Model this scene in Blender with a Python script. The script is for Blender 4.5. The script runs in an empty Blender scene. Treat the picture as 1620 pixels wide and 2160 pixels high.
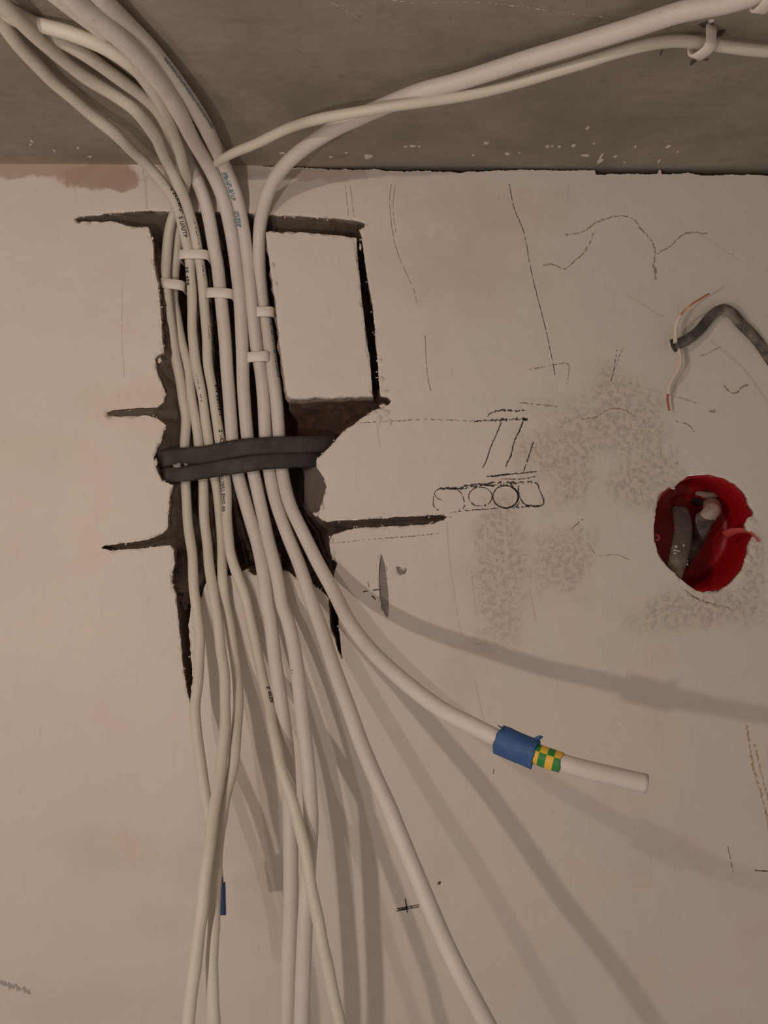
import bpy, bmesh, math, random
import numpy as np
from mathutils import Vector, noise
from mathutils.geometry import delaunay_2d_cdt

# ------------------------------------------------------------------ camera, world, lamps, exposure
D = 0.489            # camera to wall (m)
F = 1663.0           # focal length in pixels of the 1620 x 2160 frame
S = bpy.context.scene
COL = S.collection
cam_d = bpy.data.cameras.new('camera'); cam = bpy.data.objects.new('camera', cam_d); COL.objects.link(cam)
cam.location = (0, -D, 0); cam.rotation_euler = (math.pi/2, 0, 0)
cam_d.sensor_fit = 'VERTICAL'; cam_d.sensor_height = 36.0; cam_d.lens = F/2160*36.0
cam_d.clip_start = 0.01; cam_d.clip_end = 20
S.camera = cam
S.view_settings.view_transform = 'Standard'; S.view_settings.look = 'None'
S.view_settings.gamma = 1; S.view_settings.use_curve_mapping = False
S.view_settings.exposure = 0.23
W = bpy.data.worlds.new('room_air'); S.world = W; W.use_nodes = True
W.node_tree.nodes['Background'].inputs[0].default_value = (1.0, 0.89, 0.81, 1)
W.node_tree.nodes['Background'].inputs[1].default_value = 0.30

def lamp(name, loc, energy, col, r):
    l = bpy.data.lights.new(name, 'POINT'); l.energy = energy; l.color = col; l.shadow_soft_size = r
    o = bpy.data.objects.new(name, l); o.location = loc; COL.objects.link(o)
    return o
lamp('bulb_light', (-0.21, -0.48, -0.09), 1.75, (1.0, 0.875, 0.775), 0.0055)
lamp('bulb_light', (-0.22, -0.47, 0.145), 1.32, (1.0, 0.875, 0.78), 0.0055)

rnd = random.Random(7)
K = D/F              # metres per pixel on the wall plane

def P(u, v, h=0.0):
    d = D-h
    return Vector(((u-810)/F*d, -h, (1080-v)/F*d))
def ceil_z(x): return 0.2143-0.0073*x
def C(u, v, gap):    # on the ceiling, gap below it
    t = (1080-v)/F
    d = (0.2143-gap)/(t+0.0073*(u-810)/F)
    return (u, v, D-d)

# ------------------------------------------------------------------ materials
def new_mat(name, rough=0.6, spec=0.4):
    m = bpy.data.materials.new(name); m.use_nodes = True
    nt = m.node_tree; b = nt.nodes['Principled BSDF']
    b.inputs['Roughness'].default_value = rough
    b.inputs['Specular IOR Level'].default_value = spec
    return m, nt, b
def N(nt, t, **kw):
    n = nt.nodes.new(t)
    for k, v in kw.items(): setattr(n, k, v)
    return n
def coords(nt, scale=(1,1,1), rot=(0,0,0)):
    tc = N(nt, 'ShaderNodeTexCoord'); mp = N(nt, 'ShaderNodeMapping')
    mp.inputs['Scale'].default_value = scale; mp.inputs['Rotation'].default_value = rot
    nt.links.new(tc.outputs['Object'], mp.inputs[0]); return mp.outputs[0]
def noi(nt, vec, scale, detail=4, rough=0.55):
    n = N(nt, 'ShaderNodeTexNoise'); n.inputs['Scale'].default_value = scale
    n.inputs['Detail'].default_value = detail; n.inputs['Roughness'].default_value = rough
    nt.links.new(vec, n.inputs['Vector']); return n.outputs['Fac']
def rng(nt, val, a, b, lo=0.0, hi=1.0, smooth=True):
    n = N(nt, 'ShaderNodeMapRange'); n.interpolation_type = 'SMOOTHSTEP' if smooth else 'LINEAR'
    nt.links.new(val, n.inputs[0])
    for i, x in zip((1,2,3,4), (a,b,lo,hi)): n.inputs[i].default_value = x
    return n.outputs[0]
def mixc(nt, fac, a, b):
    n = N(nt, 'ShaderNodeMix', data_type='RGBA')
    if isinstance(fac, (int, float)): n.inputs[0].default_value = fac
    else: nt.links.new(fac, n.inputs[0])
    for sock, x in ((n.inputs[6], a), (n.inputs[7], b)):
        if isinstance(x, tuple): sock.default_value = (*x, 1)
        else: nt.links.new(x, sock)
    return n.outputs[2]
def mth(nt, op, a, b=None):
    n = N(nt, 'ShaderNodeMath', operation=op)
    for i, x in enumerate((a, b)):
        if x is None: continue
        if isinstance(x, (int, float)): n.inputs[i].default_value = x
        else: nt.links.new(x, n.inputs[i])
    return n.outputs[0]
def bump(nt, b, h, dist, strength=1.0, prev=None):
    n = N(nt, 'ShaderNodeBump'); n.inputs['Distance'].default_value = dist; n.inputs['Strength'].default_value = strength
    nt.links.new(h, n.inputs['Height'])
    if prev is not None: nt.links.new(prev, n.inputs['Normal'])
    nt.links.new(n.outputs[0], b.inputs['Normal']); return n.outputs[0]
def blob(nt, vec, u, v, ru, rv, soft=0.45, wob=None):
    """mask: 1 inside an ellipse lying on the wall surface"""
    p = P(u, v)
    s = N(nt, 'ShaderNodeVectorMath', operation='SUBTRACT'); nt.links.new(vec, s.inputs[0]); s.inputs[1].default_value = p
    m = N(nt, 'ShaderNodeVectorMath', operation='MULTIPLY'); nt.links.new(s.outputs[0], m.inputs[0])
    m.inputs[1].default_value = (1/(ru*K), 0, 1/(rv*K))
    l = N(nt, 'ShaderNodeVectorMath', operation='LENGTH'); nt.links.new(m.outputs[0], l.inputs[0])
    val = l.outputs['Value']
    if wob is not None: val = mth(nt, 'ADD', val, wob)
    return rng(nt, val, 1-soft, 1+soft, 1, 0)

def mat_plaster():
    m, nt, b = new_mat('plaster', 0.92, 0.2)
    c = coords(nt)
    w = mth(nt, 'MULTIPLY', mth(nt, 'SUBTRACT', noi(nt, c, 32, 5, 0.65), 0.5), 2.6)
    col = mixc(nt, rng(nt, noi(nt, c, 9, 3), 0.35, 0.65), (0.66, 0.565, 0.495), (0.63, 0.555, 0.49))
    col = mixc(nt, rng(nt, noi(nt, c, 21, 4), 0.5, 0.72, 0, 0.6), col, (0.63, 0.515, 0.445))
    # cooler grey filler towards the right
    grey = blob(nt, c, 1480, 760, 420, 560, 0.35, w)
    col = mixc(nt, mth(nt, 'MULTIPLY', grey, 0.75), col, (0.62, 0.56, 0.485))
    # tan stains with their own outlines
    for (u, v, a, d, k) in ((240, 1790, 110, 50, .45), (510, 1720, 70, 110, .6), (400, 1830, 60, 50, .4), (350, 1950, 60, 40, .35),
                            (150, 2120, 120, 50, .35), (1010, 440, 150, 60, .45), (900, 560, 130, 70, .35), (1010, 540, 110, 110, .35),
                            (975, 1420, 45, 60, .35), (280, 860, 110, 70, .35), (60, 950, 160, 40, .2), (560, 1900, 60, 60, .35)):
        f = mth(nt, 'MULTIPLY', blob(nt, c, u, v, a, d, 0.5, w), k*.6)
        col = mixc(nt, f, col, (0.52, 0.39, 0.30))
    # damp brown band under the ceiling on the left
    for (u, v, a, d, k) in ((60, 352, 150, 24, .8), (215, 368, 75, 26, .95), (255, 380, 42, 20, .95), (420, 365, 90, 30, .4), (660, 365, 110, 20, .4)):
        w2 = mth(nt, 'MULTIPLY', w, 1.3)
        f = mth(nt, 'MULTIPLY', blob(nt, c, u, v, a, d, 0.2, w2), k)
        col = mixc(nt, f, col, (0.40, 0.285, 0.205))
    # pitted rough plaster
    fine = rng(nt, noi(nt, c, 260, 6, 0.75), 0.48, 0.66)
    pits = rng(nt, noi(nt, c, 240, 5, 0.75), 0.58, 0.72)
    rz = None
    for (u, v, a, d) in ((1190, 960, 80, 110), (1300, 900, 110, 70), (1050, 1190, 60, 150), (1190, 1190, 70, 80), (1480, 1285, 130, 45), (1590, 1190, 25, 90), (1360, 1010, 80, 60), (1290, 830, 60, 60), (1050,1120,60,50)):
        k = blob(nt, c, u, v, a, d, 0.5, w)
        rz = k if rz is None else mth(nt, 'MAXIMUM', rz, k)
    pit = mth(nt, 'MULTIPLY', pits, rz)
    col = mixc(nt, mth(nt, 'MULTIPLY', rz, 0.5), col, (0.56, 0.45, 0.385))
    col = mixc(nt, mth(nt, 'MULTIPLY', pit, 0.45), col, (0.42, 0.32, 0.25))
    # sparse dirt specks
    sp = rng(nt, noi(nt, c, 620, 2, 0.5), 0.73, 0.77)
    col = mixc(nt, mth(nt, 'MULTIPLY', sp, 0.5), col, (0.22, 0.16, 0.12))
    # broken section behind the skim coat
    ge = N(nt, 'ShaderNodeNewGeometry'); sx = N(nt, 'ShaderNodeSeparateXYZ'); nt.links.new(ge.outputs['Position'], sx.inputs[0])
    dn = mth(nt, 'ADD', sx.outputs[1], mth(nt, 'MULTIPLY', mth(nt, 'SUBTRACT', noi(nt, c, 170, 4), 0.5), 0.004))
    core = mixc(nt, noi(nt, c, 130, 5, .7), (0.33, 0.26, 0.205), (0.20, 0.155, 0.12))
    col = mixc(nt, rng(nt, dn, 0.0006, 0.0022), col, core)
    nt.links.new(col, b.inputs['Base Color'])
    streak = noi(nt, coords(nt, (330, 330, 48), (0, 0.13, 0)), 1.0, 4, 0.65)
    streak = rng(nt, streak, 0.58, 0.8)
    big = noi(nt, c, 45, 3, 0.5)
    h = mth(nt, 'ADD', mth(nt, 'MULTIPLY', big, 0.9), mth(nt, 'MULTIPLY', streak, 0.22))
    h = mth(nt, 'ADD', h, mth(nt, 'MULTIPLY', noi(nt, c, 900, 2, .6), 0.05))
    h = mth(nt, 'ADD', h, mth(nt, 'MULTIPLY', fine, mth(nt, 'MULTIPLY', rz, 0.20)))
    h = mth(nt, 'SUBTRACT', h, mth(nt, 'MULTIPLY', pit, 0.35))
    bump(nt, b, h, 0.0016, 0.8)
    return m

def mat_core():
    m, nt, b = new_mat('brick_and_mortar', 0.95, 0.1)
    c = coords(nt)
    n = noi(nt, c, 70, 6, 0.7)
    col = mixc(nt, rng(nt, n, 0.38, 0.62), (0.12, 0.075, 0.052), (0.28, 0.205, 0.155))
    p = blob(nt, c, 690, 895, 120, 60, 0.3, mth(nt, 'MULTIPLY', mth(nt, 'SUBTRACT', n, 0.5), 2.5))
    red = mixc(nt, rng(nt, noi(nt, c, 150, 5, 0.7), 0.4, 0.6), (0.27, 0.125, 0.085), (0.14, 0.095, 0.07))
    col = mixc(nt, mth(nt, 'MULTIPLY', p, 0.85), col, red)
    g = blob(nt, c, 672, 1030, 45, 70, 0.3, mth(nt, 'MULTIPLY', mth(nt, 'SUBTRACT', n, 0.5), 1.5))
    col = mixc(nt, g, col, (0.42, 0.335, 0.28))
    for (u, v, a, d) in ((350, 910, 45, 60), (345, 800, 30, 60), (395, 1240, 40, 22), (430, 460, 300, 22), (280, 870, 70, 16), (280, 1150, 80, 16), (820, 1102, 130, 12), (350,1080,30,60)):
        q = blob(nt, c, u, v, a, d, 0.3, mth(nt, 'MULTIPLY', mth(nt, 'SUBTRACT', n, 0.5), 1.5))
        col = mixc(nt, mth(nt, 'MULTIPLY', q, .85), col, (0.36, 0.285, 0.225))
    nt.links.new(col, b.inputs['Base Color'])
    bump(nt, b, noi(nt, c, 230, 8, 0.8), 0.007, 1.0)
    return m

def mat_concrete():
    m, nt, b = new_mat('concrete', 0.9, 0.25)
    c = coords(nt)
    n = noi(nt, c, 14, 6, 0.65)
    col = mixc(nt, rng(nt, n, 0.34, 0.66), (0.225, 0.19, 0.153), (0.305, 0.26, 0.212))
    s = noi(nt, coords(nt, (12, 90, 12)), 1.0, 5, 0.65)
    col = mixc(nt, rng(nt, s, 0.5, 0.75, 0, 0.45), col, (0.20, 0.16, 0.125))
    col = mixc(nt, rng(nt, noi(nt, c, 55, 5, .7), 0.58, 0.72, 0, .5), col, (0.17, 0.135, 0.105))
    col = mixc(nt, rng(nt, noi(nt, c, 260, 3, .6), 0.68, 0.74, 0, .5), col, (0.09, 0.07, 0.055))
    # brownish plaster smear along the corner at the left
    sx = N(nt, 'ShaderNodeSeparateXYZ'); nt.links.new(c, sx.inputs[0])
    f = mth(nt, 'MULTIPLY', rng(nt, mth(nt, 'ADD', sx.outputs[1], mth(nt, 'MULTIPLY', n, 0.03)), 0.0, 0.022), rng(nt, sx.outputs[0], -0.03, 0.0, 0.75, 0))
    col = mixc(nt, f, col, (0.42, 0.31, 0.23))
    nt.links.new(col, b.inputs['Base Color'])
    h = mth(nt, 'ADD', mth(nt, 'MULTIPLY', noi(nt, c, 90, 6, 0.6), 0.7), mth(nt, 'MULTIPLY', s, 0.5))
    bump(nt, b, h, 0.0012, 0.7)
    return m

def mat_cable(name, base, dirt=(0.42, 0.30, 0.20), amt=0.35, rough=0.5):
    m, nt, b = new_mat(name, rough, 0.35)
    c = coords(nt)
    col = mixc(nt, rng(nt, noi(nt, c, 40, 4), 0.35, 0.7), base, tuple(x*0.94 for x in base))
    col = mixc(nt, rng(nt, noi(nt, c, 75, 5, .7), 0.58, 0.8, 0, amt), col, dirt)
    col = mixc(nt, rng(nt, noi(nt, c, 700, 2), 0.73, 0.76, 0, .6), col, (0.2, 0.13, 0.09))
    nt.links.new(col, b.inputs['Base Color'])
    b.inputs['Subsurface Weight'].default_value = 0.0
    bump(nt, b, noi(nt, c, 160, 4), 0.0006, 0.5)
    return m

def mat_dusty(name, base, dust, a, bb, scale, rough=0.7):
    m, nt, b = new_mat(name, rough, 0.3)
    c = coords(nt)
    col = mixc(nt, rng(nt, noi(nt, c, scale, 6, 0.65), a, bb), base, dust)
    col = mixc(nt, rng(nt, noi(nt, c, scale*8, 3, .6), 0.68, 0.74, 0, .8), col, tuple(min(1, x*1.6) for x in dust))
    nt.links.new(col, b.inputs['Base Color'])
    bump(nt, b, noi(nt, c, scale*3, 5), 0.0008, 0.7)
    return m
def mat_plain(name, colr, rough=0.6, metal=0.0, var=0.0):
    m, nt, b = new_mat(name, rough, 0.4)
    c = coords(nt)
    col = mixc(nt, noi(nt, c, 120, 3), colr, tuple(x*(1-var) for x in colr))
    nt.links.new(col, b.inputs['Base Color']); b.inputs['Metallic'].default_value = metal
    return m

M = dict(
    plaster=mat_plaster(), core=mat_core(), concrete=mat_concrete(),
    power=mat_cable('white_pvc', (0.62, 0.54, 0.485)),
    utp=mat_cable('cream_pvc', (0.60, 0.53, 0.44), amt=0.3),
    strap=mat_dusty('black_rubber_cable', (0.026, 0.020, 0.017), (0.062, 0.048, 0.038), 0.4, 0.8, 60, 0.6),
    dusty_black=mat_dusty('plaster_dusted_black', (0.06, 0.053, 0.048), (0.27, 0.23, 0.19), 0.40, 0.75, 70, 0.75),
    grey_cable=mat_dusty('dusty_grey_pvc', (0.10, 0.08, 0.065), (0.26, 0.22, 0.17), 0.45, 0.75, 60, 0.7),
    putty=mat_dusty('putty', (0.45, 0.35, 0.30), (0.25, 0.2, 0.17), 0.5, 0.75, 120, 0.9),
    clip=mat_plain('white_clip_plastic', (0.72, 0.62, 0.55), 0.45, 0, 0.05),
    red=mat_dusty('red_plastic', (0.33, 0.004, 0.006), (0.36, 0.07, 0.06), 0.60, 0.9, 45, 0.38),
    blue=mat_dusty('blue_tape', (0.035, 0.085, 0.22), (0.10, 0.15, 0.25), 0.5, 0.85, 60, 0.5),
    green=mat_plain('green_tape', (0.03, 0.22, 0.045), 0.45, 0, 0.2),
    yellow=mat_plain('yellow_tape', (0.80, 0.45, 0.05), 0.45, 0, 0.15),
    copper=mat_plain('copper', (0.80, 0.30, 0.16), 0.32, 1.0, 0.15),
    insul=mat_plain('white_insulation', (0.66, 0.52, 0.43), 0.5, 0, 0.1),
    graphite=mat_plain('graphite', (0.085, 0.072, 0.066), 0.8, 0, 0.3),
    soft_graphite=mat_plain('faint_graphite', (0.26, 0.21, 0.18), 0.9, 0, 0.2),
    ink=mat_plain('black_ink', (0.03, 0.028, 0.032), 0.6),
    teal=mat_plain('teal_ink', (0.13, 0.22, 0.25), 0.6, 0, 0.3),
    crack=mat_plain('brown_crack', (0.36, 0.27, 0.20), 0.95, 0, 0.3),
    lump=mat_plain('dried_plaster', (0.62, 0.53, 0.45), 0.95, 0, 0.1),
    hole=mat_plain('grey_filler', (0.30, 0.255, 0.22), 0.95, 0, 0.25),
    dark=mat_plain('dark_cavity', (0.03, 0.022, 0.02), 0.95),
)
M['crack'].name = 'brown_hairline'  # plain brown for the flat strips drawn along the cracks

# ------------------------------------------------------------------ mesh helpers
def obj(name, verts, faces, mat, parent=None, smooth=False, mats=None, fmat=None):
    me = bpy.data.meshes.new(name)
    me.from_pydata([tuple(v) for v in verts], [], faces)
    for mm in (mats or [mat]): me.materials.append(mm)
    if fmat: me.polygons.foreach_set('material_index', fmat)
    if smooth: me.polygons.foreach_set('use_smooth', [True]*len(me.polygons))
    me.update()
    o = bpy.data.objects.new(name, me); COL.objects.link(o)
    if parent: o.parent = parent
    return o
def tag(o, label=None, cat=None, group=None, kind=None):
    if label: o['label'] = label
    if cat: o['category'] = cat
    if group: o['group'] = group
    if kind: o['kind'] = kind
    return o

def catmull(pts, step):
    pts = [Vector(p) for p in pts]
    if len(pts) == 2: ext = [pts[0]*2-pts[1]]+pts+[pts[1]*2-pts[0]]
    else: ext = [pts[0]*2-pts[1]]+pts+[pts[-1]*2-pts[-2]]
    out = []
    for i in range(1, len(ext)-2):
        p0, p1, p2, p3 = ext[i-1:i+3]
        n = max(2, int((p2-p1).length/step))
        for k in range(n):
            t = k/n
            # centripetal-ish uniform catmull rom
            out.append(0.5*((2*p1)+(p2-p0)*t+(2*p0-5*p1+4*p2-p3)*t*t+(-p0+3*p1-3*p2+p3)*t**3))
    out.append(ext[-2]); return out
def smooth_path(pts, it):
    for _ in range(it):
        pts = [pts[0]]+[(pts[i-1]+pts[i]*2+pts[i+1])/4 for i in range(1, len(pts)-1)]+[pts[-1]]
    return pts
def frames(pts):
    T = []
    for i in range(len(pts)):
        a = pts[max(0, i-1)]; b = pts[min(len(pts)-1, i+1)]; T.append((b-a).normalized())
    n = Vector((0, -1, 0)); n = (n-T[0]*n.dot(T[0]))
    if n.length < 1e-4: n = Vector((0, 0, 1))-T[0]*T[0].z
    n.normalize(); out = []
    for t in T:
        n = (n-t*n.dot(t)).normalized(); out.append((t, n, t.cross(n)))
    return out
def tube(name, pts, r, mat, parent=None, seg=14, sq=(1, 1), ex=1.0, cap=True, rf=None, round_end=False, **kw):
    """r number, rf(i,frac)->scale; sq scales the section along (view normal, side)"""
    fr = frames(pts); V = []; Fc = []; n = len(pts)
    for i, p in enumerate(pts):
        t, a, b = fr[i]; s = rf(i, i/(n-1)) if rf else 1
        for k in range(seg):
            th = 2*math.pi*k/seg
            ca, sa = math.cos(th), math.sin(th)
            ca = math.copysign(abs(ca)**ex, ca); sa = math.copysign(abs(sa)**ex, sa)
            V.append(p+a*(ca*r*s*sq[0])+b*(sa*r*s*sq[1]))
    for i in range(n-1):
        for k in range(seg):
            k2 = (k+1) % seg
            Fc.append((i*seg+k, i*seg+k2, (i+1)*seg+k2, (i+1)*seg+k))
    if cap:
        Fc.append(tuple(range(seg-1, -1, -1))); Fc.append(tuple((n-1)*seg+k for k in range(seg)))
    o = obj(name, V, Fc, mat, parent, True, **kw)
    if cap:
        o.data.polygons[-1].use_smooth = False; o.data.polygons[-2].use_smooth = False
    return o

# ------------------------------------------------------------------ wall
def poly_in(px, pz, poly):
    x = np.asarray(px); z = np.asarray(pz); ins = np.zeros(x.shape, bool)
    n = len(poly); j = n-1
    for i in range(n):
        xi, zi = poly[i]; xj, zj = poly[j]
        c = ((zi > z) != (zj > z)) & (x < (xj-xi)*(z-zi)/(zj-zi+1e-15)+xi)
        ins ^= c; j = i
    return ins
def poly_dist(px, pz, polys):
    d = np.full(px.shape, 1e9)
    for poly in polys:
        for i in range(len(poly)):
            ax, az = poly[i]; bx, bz = poly[(i+1) % len(poly)]
            vx, vz = bx-ax, bz-az; L = vx*vx+vz*vz+1e-18
            t = np.clip(((px-ax)*vx+(pz-az)*vz)/L, 0, 1)
            d = np.minimum(d, np.hypot(px-(ax+t*vx), pz-(az+t*vz)))
    return d

def ragged(uv, step=3.2, amp=1.3, closed=True, seed=0):
    pts = []; n = len(uv)
    for i in range(n if closed else n-1):
        a = uv[i]; b = uv[(i+1) % n]; L = math.hypot(b[0]-a[0], b[1]-a[1]); m = max(1, int(L/step))
        for k in range(m):
            t = k/m; pts.append((a[0]+(b[0]-a[0])*t, a[1]+(b[1]-a[1])*t))
    if not closed: pts.append(uv[-1])
    out = []
    for (u, v) in pts:
        q = Vector((u*0.05, v*0.05, seed)); q2 = Vector((u*0.22, v*0.22, seed+9))
        out.append((u+amp*(noise.noise(q)*1.3+noise.noise(q2)*0.9), v+amp*(noise.noise(q+Vector((7, 3, 1)))*1.3+noise.noise(q2+Vector((4, 8, 2)))*0.9)))
    return out

RECESS = [(156,461),(168,456),(213,453),(224,450),(269,446),(311,444),(352,445),(400,446),(470,447),(545,450),(590,454),(640,456),(700,460),(750,465),(767,469),(772,474),(768,480),(756,484),
 (763,500),(768,536),(774,582),(785,640),(790,686),(795,744),(799,802),(803,836),(818,838),(825,846),(820,853),(795,863),(767,879),(744,897),(722,912),(705,932),(690,948),(668,966),
 (667,987),(678,1000),(683,1009),(689,1028),(682,1050),(678,1074),(666,1084),(678,1097),(690,1100),(725,1098),(760,1096),(794,1094),(850,1090),(900,1087),(930,1086),(943,1091),
 (936,1098),(915,1104),(894,1108),(836,1110),(794,1113),(753,1113),(733,1119),(703,1127),(696,1136),(695,1150),(698,1170),(711,1190),(706,1204),(705,1234),(708,1250),(712,1284),(714,1312),(718,1354),(721,1388),
 (712,1370),(705,1345),(697,1323),(695,1298),(693,1262),(672,1240),(648,1232),(629,1222),(610,1207),(601,1204),(580,1206),(556,1210),(536,1213),(527,1206),(519,1201),(510,1205),(503,1216),(485,1214),(460,1214),(440,1222),(430,1240),(424,1262),
 (414,1250),(404,1268),(401,1300),(397,1320),(400,1359),(404,1402),(406,1431),(400,1484),(394,1460),(387,1417),(381,1359),(375,1302),(371,1255),(364,1240),(362,1228),(367,1187),(366,1160),(358,1150),
 (330,1153),(289,1158),(250,1160),(237,1162),(228,1160),(214,1156),(220,1150),(250,1147),(289,1143),(324,1134),(341,1127),(352,1117),(354,1087),(358,1044),(364,1023),(352,1018),(341,1014),(333,1000),(329,990),(324,965),(330,945),(340,928),(345,908),(349,897),(338,888),(328,882),
 (311,876),(269,878),(238,878),(226,875),(224,870),(241,865),(270,862),(300,860),(330,859),(344,848),(349,831),(340,809),(330,785),(326,756),(332,750),(344,744),(342,726),(340,684),(336,628),(330,590),(324,559),(322,514),(316,492),(312,478),
 (277,477),(262,473),(249,470),(236,467),(200,467),(163,466)]
BLOCK = [(561,489),(570,486),(590,487),(621,488),(656,491),(700,495),(739,500),(751,502),(755,547),(759,594),(766,651),(771,698),(781,767),(786,834),(748,836),(700,838),(665,837),(640,840),(616,840),(607,832),(604,815),(599,785),(593,749),(586,686),(582,640),(574,592),(568,545),(562,510)]
SOCKET = [(1379,1124),(1381,1095),(1388,1060),(1399,1038),(1413,1028),(1420,1030),(1428,1022),(1437,1015),(1446,1008),(1457,1001),(1482,1000),(1508,1003),(1530,1010),(1550,1021),(1565,1034),(1578,1052),(1580,1064),(1591,1081),(1589,1088),(1578,1094),(1572,1106),(1576,1118),(1590,1130),(1584,1140),(1578,1150),(1578,1167),(1573,1185),(1565,1202),(1552,1220),(1535,1236),(1516,1247),(1495,1251),(1470,1246),(1450,1233),(1433,1219),(1410,1198),(1392,1176),(1383,1150)]
SLOT = [(804,1169),(808,1176),(811,1188),(815,1216),(819,1245),(820,1275),(818,1304),(812,1298),(806,1284),(801,1255),(799,1225),(800,1192)]
CHIP = [(836,1196),(843,1195),(848,1203),(857,1201),(855,1211),(846,1214),(839,1207)]

rec_px = ragged(RECESS, 3.0, 1.3, seed=1)
blk_px = ragged(BLOCK, 3.0, 1.0, seed=5)
soc_px = ragged(SOCKET, 3.0, 0.9, seed=11)
slot_px = ragged(SLOT, 3.0, 0.8, seed=15)
chip_px = ragged(CHIP, 2.0, 1.2, seed=21)
toW = lambda L: [((u-810)*K, (1080-v)*K) for (u, v) in L]
rec, blk, soc, slot, chip = map(toW, (rec_px, blk_px, soc_px, slot_px, chip_px))

# top edge of the skim coat, ragged where it meets the concrete
top_px = [(-2300,340),(0,344),(150,343),(300,345),(540,349),(640,355),(700,357),(800,358),(830,362),(900,360),(960,364),(1040,360),(1100,358),(1180,360),(1254,359),(1258,368),(1320,366),(1386,367),(1390,357),(1396,368),(1450,366),(1500,372),(1560,368),(1620,371),(3700,385)]
top = [top_px[0]]+ragged(top_px[1:-1], 3.2, 2.2, False, 31)+[top_px[-1]]
outer = toW(top)+[(1.0, -0.75), (-0.9, -0.75)]

def ring_points(poly, off, seedv):
    out = []; n = len(poly)
    for i in range(n):
        a = Vector(poly[i-1]); c = Vector(poly[(i+1) % n]); t = (c-a)
        if t.length < 1e-9: continue
        t.normalize(); nn = Vector((t.y, -t.x))
        for s in (1, -1):
            q = Vector(poly[i])+nn*s*off*(0.6+1.2*abs(noise.noise(Vector((poly[i][0]*150, poly[i][1]*150, seedv)))*2))
            out.append((q.x, q.y))
    return out

def plate(name, outline, holes, depth, lipmax, mat, parent=None, side_out=None, shallow=()):
    """front face with holes, chipped arris, and side faces running back into the wall"""
    V2 = []; E = []; loops = []
    for L in [outline]+holes:
        s = len(V2); V2 += L; loops.append((s, len(L)))
        E += [(s+i, s+(i+1) % len(L)) for i in range(len(L))]
    nb = len(V2)
    cand = []
    for L in holes+([outline] if side_out else []):
        cand += ring_points(L, 0.0012, 3)
    if cand:
        ca = np.array(cand)
        ok = poly_in(ca[:, 0], ca[:, 1], outline)
        dd = poly_dist(ca[:, 0], ca[:, 1], [L for L in holes]+[outline])
        ok &= dd > 0.00035
        for h in holes: ok &= ~poly_in(ca[:, 0], ca[:, 1], h)
        V2 += [tuple(q) for q in ca[ok]]
    r = delaunay_2d_cdt([Vector(p) for p in V2], E, [], 0, 1e-6)
    vo, fo, orig = r[0], r[2], r[3]
    cx = np.array([[sum(vo[i][k] for i in f)/3 for k in (0, 1)] for f in fo])
    keep = poly_in(cx[:, 0], cx[:, 1], outline)
    for h in holes: keep &= ~poly_in(cx[:, 0], cx[:, 1], h)
    V = []
    bidx = {}
    s0, n0 = loops[0]
    for i, v in enumerate(vo):
        ids = orig[i]; y = 0.0
        k = min(ids) if ids else 10**9
        if k < nb and (side_out or k >= n0):
            q = noise.noise(Vector((v[0]*260, v[1]*260, 2.0)))
            y = 0.00012+max(0, q+0.15)*lipmax
            # big chips
            q2 = noise.noise(Vector((v[0]*60, v[1]*60, 6.0)))
            if q2 > 0.25: y += (q2-0.25)*lipmax*1.5
        for kk in ids: bidx[kk] = i
        V.append(Vector((v[0], y, v[1])))
    Fc = []
    for f, k in zip(fo, keep):
        if not k: continue
        a, b, c = [V[i] for i in f]
        nrm = (b-a).cross(c-a)
        Fc.append(tuple(f) if nrm.y < 0 else tuple(reversed(f)))
    # sides
    todo = loops[1:] if not side_out else loops
    levels = [0.0022, 0.006, 0.012, 0.02, depth]
    levels = [l for l in levels if l < depth]+[depth]
    for li, (s, n) in enumerate(todo):
        if n == 0: continue
        prev = [bidx.get(s+i) for i in range(n)]
        for lv in (levels if li not in shallow else [0.0012, 0.0028]):
            cur = []
            for i in range(n):
                p0 = V[bidx[s+i]]
                q = Vector((p0.x*180, lv*180, p0.z*180))
                j = Vector((noise.noise(q), 0, noise.noise(q+Vector((5, 5, 5)))))*0.0011*min(1, lv/0.006)
                sh = side_out(p0, lv) if callable(side_out) else Vector((0, 0, 0))
                V.append(Vector((p0.x, lv, p0.z))+j+sh); cur.append(len(V)-1)
            for i in range(n):
                i2 = (i+1) % n
                if prev[i] is None or prev[i2] is None or prev[i] == prev[i2]: continue
                Fc.append((prev[i], prev[i2], cur[i2], cur[i]))
            prev = cur
    return obj(name, V, Fc, mat, parent)

wall = plate('wall_back', outer, [rec, soc, slot, chip], 0.034, 0.0017, M['plaster'], shallow=(1,))
tag(wall, 'cream plastered wall with a chiselled cable recess and pencil marks', kind='structure')
block = plate('uncut_plaster_block', blk, [], 0.034, 0.0017, M['plaster'], wall,
              side_out=lambda p, lv: Vector((-(0.0010+0.0014*min(1, max(0, (P(0, 520).z-p.z)/.09)))*min(1, lv/0.005) if p.x < P(640, 0).x and p.z < P(0, 500).z+0.01 else 0, 0, -0.0018*min(1, lv/0.004) if p.z < P(0, 800).z else 0)))
block['label'] = 'saw-cut rectangle of plaster left standing beside the cables'

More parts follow.
